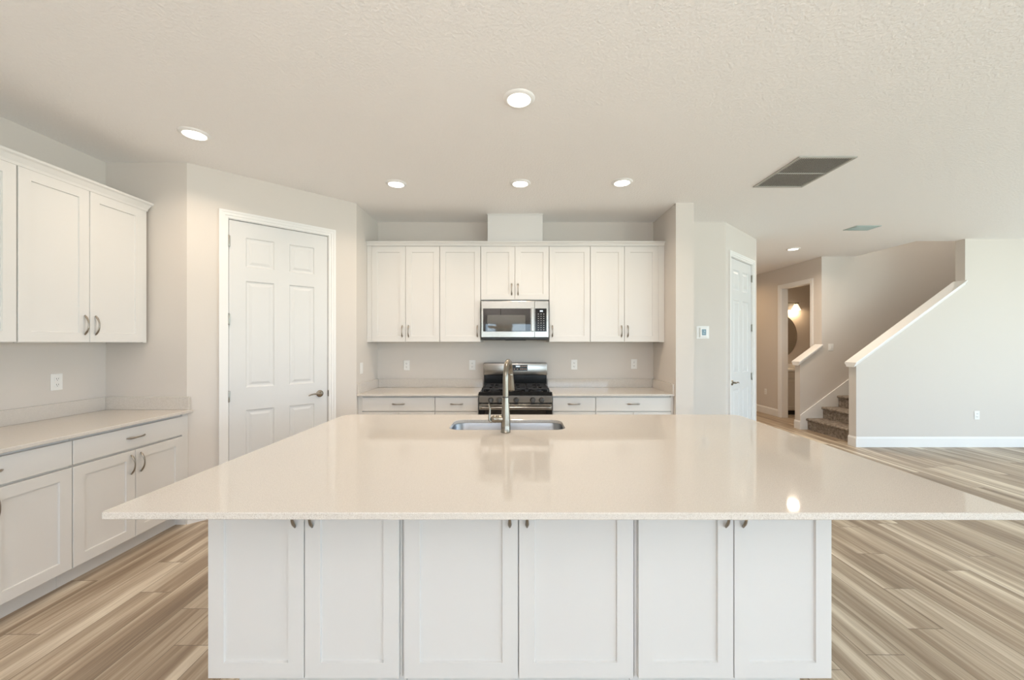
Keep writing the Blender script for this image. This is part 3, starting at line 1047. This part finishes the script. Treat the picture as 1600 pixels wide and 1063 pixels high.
# ------------------------------------------------------------------ microwave
YM = 4.27
MX0, MX1 = -.3585, .3665
MW = MX1 - MX0
MZ0, MZ1 = 1.452, 1.872
t = thing('microwave', 'stainless over-the-range microwave with black glass door below a short cabinet', 'microwave', (MX0, YM, MZ0))
H = MZ1 - MZ0
put('body', newbox(0, MW, .032, YB - YM - .001, .010, H, bev=.003), M['dark_grey'], t)
def mp_(px): return (px - 804) * YM / 622 - MX0
def mz_(py): return 1.425 + (535.5 - py) * YM / 622 - MZ0
dw = mp_(835.3)
md = put('door', newbox(0, dw - .001, 0, .032, mz_(527.4), H, bev=.003, seg=2), M['steel'], t)
put('door_glass', newbox(mp_(754.9), mp_(829), -.0025, .004, mz_(518.3), mz_(482.2), bev=.001), M['black_glass'], md)
put('screen', newbox(mp_(761.5), mp_(821), -.0030, .0, mz_(517.2), mz_(492.6), bev=.0003), M['screen'], md)
hx0, hx1 = mp_(829.6), mp_(834.0)
hm = bmesh.new()
box(hm, hx0, hx1, -.040, -.026, mz_(518.3), mz_(482), bev=.005, seg=2)
box(hm, hx0 + .004, hx1 - .004, -.028, .001, mz_(517), mz_(513)); box(hm, hx0 + .004, hx1 - .004, -.028, .001, mz_(487), mz_(483))
put('door_handle', hm, M['steel'], md)
cp = put('control_panel', newbox(dw, MW, 0, .032, mz_(527.4), H, bev=.003, seg=2), M['steel'], t)
kp = put('keypad', newbox(mp_(836.2), mp_(854), -.0025, .004, mz_(518.3), mz_(482.2), bev=.001), M['display_glass'], t)
bm = bmesh.new()
for i in range(3):
    box(bm, mp_(843.6 + i * 1.6), mp_(844.9 + i * 1.6), -.0034, -.0024, mz_(487.4), mz_(485.2))
put('clock_digits', bm, M['digit'], kp)
M['key_print'] = mat('key_print', (.45, .45, .43), .5)
bm = bmesh.new()
for j in range(8):
    for i in range(3):
        cx_, cy_ = 841.2 + i * 4.2, 491 + j * 3.5
        box(bm, mp_(cx_ - .8), mp_(cx_ + .8), -.0031, -.0024, mz_(cy_ + .35), mz_(cy_ - .35))
put('keys', bm, M['key_print'], kp)
bm = newbox(.012, MW - .012, .012, YB - YM - .01, 0, .030, bev=.008)
put('bottom_panel', bm, M['dark_grey'], t)
bm = prism(bmesh.new(), [(MW * .30, .012), (MW * .72, .012), (MW * .66, -.004), (MW * .36, -.004)], 'y', .02, .20)
put('grease_filter', bm, M['iron'], t)

# ------------------------------------------------------------------ wall plates, thermostat
def outlet_parts(t, w=.072, h=.116, kind='outlet'):
    put('cover_plate', newbox(-w / 2, w / 2, -.006, 0, -h / 2, h / 2, bev=.003, seg=2), M['plastic'], t)
    if kind == 'outlet':
        for s in (-1, 1):
            rc = put('receptacle', newbox(-.0165, .0165, -.0085, -.005, s * .0205 - .0145, s * .0205 + .0145, bev=.004, seg=2), M['plastic'], t)
            sm = bmesh.new()
            box(sm, -.0075, -.0050, -.0090, -.0080, s * .0205 - .003, s * .0205 + .007)
            box(sm, .0050, .0075, -.0090, -.0080, s * .0205 - .002, s * .0205 + .007)
            lathe(sm, [(.0025, .0080), (.0025, .0090)], Matrix.Translation((0, 0, s * .0205 - .0085)) @ AX_NY, 10)
            put('slots', sm, M['dark_slot'], rc)
    else:
        put('rocker', newbox(-.0165, .0165, -.0095, -.005, -.033, .033, bev=.003, seg=2), M['plastic'], t)
def outlet(label, loc, rotz, kind='outlet', w=.072, h=.116):
    t = thing('wall_outlet' if kind == 'outlet' else 'light_switch', label, 'outlet' if kind == 'outlet' else 'switch', loc, rotz, 'white wall plates')
    outlet_parts(t, w, h, kind)
    return t
def bx(px, d): return (px - 804) * d / 622
def bz(py, d): return 1.425 + (535.5 - py) * d / 622
outlet('white outlet at far left of the back wall under the two-door cabinet', (bx(635.5, YB), YB, bz(571, YB)), 0)
outlet('white outlet on the back wall just left of the range', (bx(738, YB), YB, bz(570.5, YB)), 0)
outlet('white outlet on the back wall just right of the range', (bx(897, YB), YB, bz(570, YB)), 0)
outlet('white outlet at far right of the back wall near the pier', (bx(990.5, YB), YB, bz(569, YB)), 0)
outlet('white outlet on the left wall above the long countertop', (XL, 2.79, 1.149), RL)
outlet('white rocker switch seen edge-on on the left side wall of the cooking alcove', (XA0, 4.176, 1.157), RL, 'switch')
outlet('white rocker switch on the stair wall', (bx(1298, YF0), YF0, bz(543, YF0)), 0, 'switch', w=.085)
outlet('white outlet low on the bright living room wall', (bx(1526, YN0), YN0, bz(649, YN0)), 0)
outlet('white outlet low on the hall wall left of the powder room doorway', (XH, 8.02, .44), -PI / 2)

t = thing('thermostat', 'white square thermostat with grey-blue screen on the wall right of the pier', 'thermostat', (bx(1097.9, YB), YB, bz(519.6, YB)))
put('back_plate', newbox(-.074, .074, -.006, 0, -.074, .074, bev=.003, seg=2), M['plastic'], t)
me = newbox(-.0405, .045, -.026, -.005, -.059, .057, bev=.006, seg=3)
put('housing', me, M['plastic'], t)
sc = put('screen', newbox(-.021, .028, -.0275, -.0255, -.034, .036, bev=.002), M['lcd'], t)
bm = bmesh.new()
box(bm, .004, .016, -.0282, -.0274, .008, .020); box(bm, -.012, .016, -.0282, -.0274, -.014, -.009)
put('icons', bm, M['lcd_icon'], sc)

# ------------------------------------------------------------------ ceiling fixtures
def downlight(label, x, y, power=LAMP_W, spread=2.5, z=CEIL, col=LAMP_COL):
    t = thing('recessed_light', label, 'ceiling light', (x, y, z), 0, 'recessed ceiling lights')
    bm = lathe(bmesh.new(), [(.066, .010), (.070, .013), (.080, .010), (.090, .004), (.092, 0), (.0, 0)], AX_DOWN, 40, cap=False)
    put('trim_ring', bm, M['trim'], t, smooth=40)
    bm = lathe(bmesh.new(), [(.0, .0115), (.040, .0112), (.0665, .0095), (.0665, .001)], AX_DOWN, 40, cap=False)
    put('lens', bm, M['lens'], t, smooth=40)
    ld = bpy.data.lights.new('downlight_lamp', 'AREA')
    ld.shape = 'DISK'; ld.size = .13; ld.spread = spread; ld.energy = power; ld.color = col
    lo = bpy.data.objects.new('downlight_lamp', ld)
    COL.objects.link(lo); lo.parent = t; lo.location = (0, 0, -.016)
    return t
downlight('largest recessed ceiling light, centred above the island', .026, 2.307)
downlight('recessed ceiling light at left, near the left wall cabinets', -2.167, 2.696)
downlight('recessed ceiling light before the back wall, left of the duct cover', -1.053, 3.54)
downlight('recessed ceiling light before the back wall, in line with the duct cover', .051, 3.53)
downlight('recessed ceiling light before the back wall, right of the duct cover', .948, 3.51)
downlight('recessed ceiling light in the hall before the powder room', 4.20, 6.0, HALL_W, 2.75)
downlight('added recessed ceiling light high in the stairwell, unseen, brightening the stair wall', 6.9, 6.05, 26, 2.75, 5.2, (1.0, 1.0, .92))  # unseen lamp added to lift the dark upper stair wall
downlight('added recessed ceiling light deep in the hall, unseen behind the closet wall', 4.20, 8.3, 8, 2.75, CEIL, (1.0, .66, .36))  # unseen warm lamp added to tint and brighten the hall wall

# large return-air grille
t = thing('return_vent', 'large grey slatted return-air grille in the ceiling', 'vent', (2.16, 3.02, CEIL))
vw, vl = .445, .590
bm = bmesh.new()
box(bm, 0, vw, 0, .022, -.010, 0, bev=.002); box(bm, 0, vw, vl - .022, vl, -.010, 0, bev=.002)
box(bm, 0, .022, .022, vl - .022, -.010, 0, bev=.002); box(bm, vw - .022, vw, .022, vl - .022, -.010, 0, bev=.002)
box(bm, .022, vw - .022, vl * .5 - .006, vl * .5 + .006, -.010, 0)
put('frame', bm, M['vent'], t)
put('backing', newbox(.02, vw - .02, .02, vl - .02, -.002, 0), M['grid_dark'], t)
bm = bmesh.new()
ns = 22
for i in range(ns):
    cx_ = .026 + (vw - .052) * (i + .5) / ns
    box(bm, cx_ - .0030, cx_ + .0030, .022, vl - .022, -.0065, -.0045)
put('slats', bm, M['vent'], t)
t = thing('supply_vent', 'small blue-grey supply vent in the ceiling near the hall', 'vent', (4.13, 4.81, CEIL))
bm = bmesh.new()
box(bm, 0, .31, 0, .20, -.006, 0, bev=.002)
put('frame', bm, M['vent_supply'], t)
bm = bmesh.new()
for i in range(5):
    box(bm, .03, .28, .03 + i * .03, .042 + i * .03, -.012, -.005)
put('louvres', bm, M['vent_supply'], t)

# ------------------------------------------------------------------ stairs
t = thing('staircase', 'brown carpeted stairs rising to the right between the two half walls', 'stairs', (4.80, YN1, 0))
SW = YF0 - .018 - YN1 - .002
rise, run = .187, .2525
for i in range(11):
    x0 = i * run
    bm = bmesh.new()
    zt = (i + 1) * rise
    prof = [(x0, 0 if i == 0 else i * rise - .02), (x0, zt - .045)]
    for k in range(7):                         # rounded nosing
        a = -PI / 2 - PI * k / 6
        prof.append((x0 - .006 + .022 * math.cos(a) * 1.0, zt - .022 + .022 * math.sin(a)))
    prof += [(x0 + run + .02, zt), (x0 + run + .02, 0 if i == 0 else i * rise - .02)]
    prism(bm, prof, 'y', .001, SW)
    put('step', bm, M['carpet'], t, smooth=30)

# ------------------------------------------------------------------ powder room
t = thing('bathroom_vanity', 'small beige vanity with white top inside the powder room', 'vanity', (XH + .125, 7.80, 0))
VW, VD = .80, YBW - 7.80 - .002
put('body', newbox(0, VW, .02, VD, .09, .86, bev=.002), M['vanity'], t)
put('toe_kick', newbox(0, VW, .07, VD, 0, .09), M['grid_dark'], t)
for i in range(2):
    put('door', shaker(VW / 2 - .006, .60, rail=.055), M['vanity'], t, (.003 + i * VW / 2, 0, .11))
put('drawer', slab(VW - .006, .12), M['vanity'], t, (.003, 0, .725))
bm = newbox(-.0, VW + .015, -.02, VD, .86, .90, bev=.006, seg=2)
put('top', bm, M['porcelain'], t)
bm = newbox(0, VW + .015, VD - .02, VD, .90, .98, bev=.003)
put('backsplash', bm, M['porcelain'], t)
t = thing('bathroom_faucet', 'dark metal faucet on the powder room vanity', 'faucet', (5.45, 8.14, .9005))
put('base_body', lathe(bmesh.new(), [(.026, 0), (.026, .006), (.018, .012), (.016, .09), (.012, .10), (0, .102)], Matrix(), 20), M['bronze'], t, smooth=35)
put('spout', sweep(bmesh.new(), [(0, 0, .07), (0, -.04, .09), (0, -.09, .092), (0, -.115, .075)], [.013, .012, .011, .010], 12), M['bronze'], t, smooth=45)
put('lever_handle', sweep(bmesh.new(), [(0, 0, .10), (0, .01, .12), (0, -.03, .135)], [.008, .008, .006], 10), M['bronze'], t, smooth=45)
t = thing('oval_mirror', 'oval frameless mirror on the powder room wall', 'mirror', (5.53, YBW, 1.56))
bm = bmesh.new()
ring = [(.37 * math.cos(2 * PI * i / 64), .45 * math.sin(2 * PI * i / 64)) for i in range(64)]
a = [bm.verts.new((p[0], -.001, p[1])) for p in ring]
b1 = [bm.verts.new((p[0], -.012, p[1])) for p in ring]
b2 = [bm.verts.new((p[0] * .985, -.015, p[1] * .985)) for p in ring]
for A, B in ((a, b1), (b1, b2)):
    for i in range(64):
        j = (i + 1) % 64
        bm.faces.new((A[i], A[j], B[j], B[i]))
bm.faces.new(b2); bm.faces.new(list(reversed(a)))
put('mirror_glass', bm, M['mirror'], t)
t = thing('vanity_light', 'lit vanity light bar with frosted glass shades on the powder room wall', 'wall light', (5.53, YBW, 2.20))
put('mount_plate', newbox(-.16, .16, -.02, 0, -.03, .07, bev=.006), M['bronze'], t)
put('bar', sweep(bmesh.new(), [(-.36, -.07, .045), (.36, -.07, .045)], .009, 12, up=Vector((0, 0, 1))), M['bronze'], t, smooth=40)
for sx in (-.29, 0, .29):
    stem = put('stem', sweep(bmesh.new(), [(sx, -.07, .046), (sx, -.075, .015)], .010, 10), M['bronze'], t, smooth=40)
    sh = lathe(bmesh.new(), [(.030, .02), (.040, .0), (.062, -.050), (.085, -.100), (.082, -.100), (.058, -.049), (.036, .0), (.0, .015)], Matrix.Translation((sx, -.085, 0)), 28, cap=False)
    put('glass_shade', sh, M['shade'], t, smooth=40)
    ld = bpy.data.lights.new('vanity_bulb', 'POINT')
    ld.energy = VANITY_W; ld.color = (1.0, .70, .42); ld.shadow_soft_size = .03
    lo = bpy.data.objects.new('vanity_bulb', ld)
    COL.objects.link(lo); lo.parent = t; lo.location = (sx, -.085, -.11)

# ------------------------------------------------------------------ dining chandelier behind the camera (mirrored in the microwave door)
M['bowl'] = mat('amber_glass_bowl', (.62, .50, .38), .3, emis=(1.0, .74, .48), es=.35)
CHX, CHY, CHZ = -.36, -1.75, 1.80
t = thing('chandelier', 'bronze chandelier of upturned glass bowls, mirrored in the microwave door', 'chandelier', (CHX, CHY, CEIL))
dz = CHZ - CEIL
put('canopy', lathe(bmesh.new(), [(.0, 0), (.065, 0), (.060, .018), (.02, .03), (0, .03)], AX_DOWN, 28), M['bronze'], t, smooth=35)
put('stem', lathe(bmesh.new(), [(.008, .02), (.008, -dz - .02), (.022, -dz), (.026, -dz + .03), (.018, -dz + .055), (0, -dz + .08)], AX_DOWN, 16), M['bronze'], t, smooth=35)
for i in range(5):
    a = 2 * PI * i / 5 + PI / 2
    c, s_ = math.cos(a), math.sin(a)
    put('arm', sweep(bmesh.new(), [(c * .015, s_ * .015, dz - .02), (c * .10, s_ * .10, dz - .06), (c * .20, s_ * .20, dz - .055), (c * .26, s_ * .26, dz - .01)], .007, 10, up=Vector((-s_, c, 0))), M['bronze'], t, smooth=45)
    bw = lathe(bmesh.new(), [(0, -.012), (.03, -.010), (.06, .006), (.082, .040), (.085, .055), (.081, .055), (.077, .041), (.055, .012), (0, .0)], Matrix.Translation((c * .26, s_ * .26, dz)), 28, cap=False)
    put('glass_bowl', bw, M['bowl'], t, smooth=45)
    ld = bpy.data.lights.new('chandelier_uplight', 'AREA')
    ld.shape = 'DISK'; ld.size = .14; ld.energy = UP_W; ld.color = UP_COL  # strong upward light added in the bowls to brighten the ceiling
    lo = bpy.data.objects.new('chandelier_uplight', ld)
    COL.objects.link(lo); lo.parent = t; lo.location = (c * .26, s_ * .26, dz + .05); lo.rotation_euler = (PI, 0, 0)
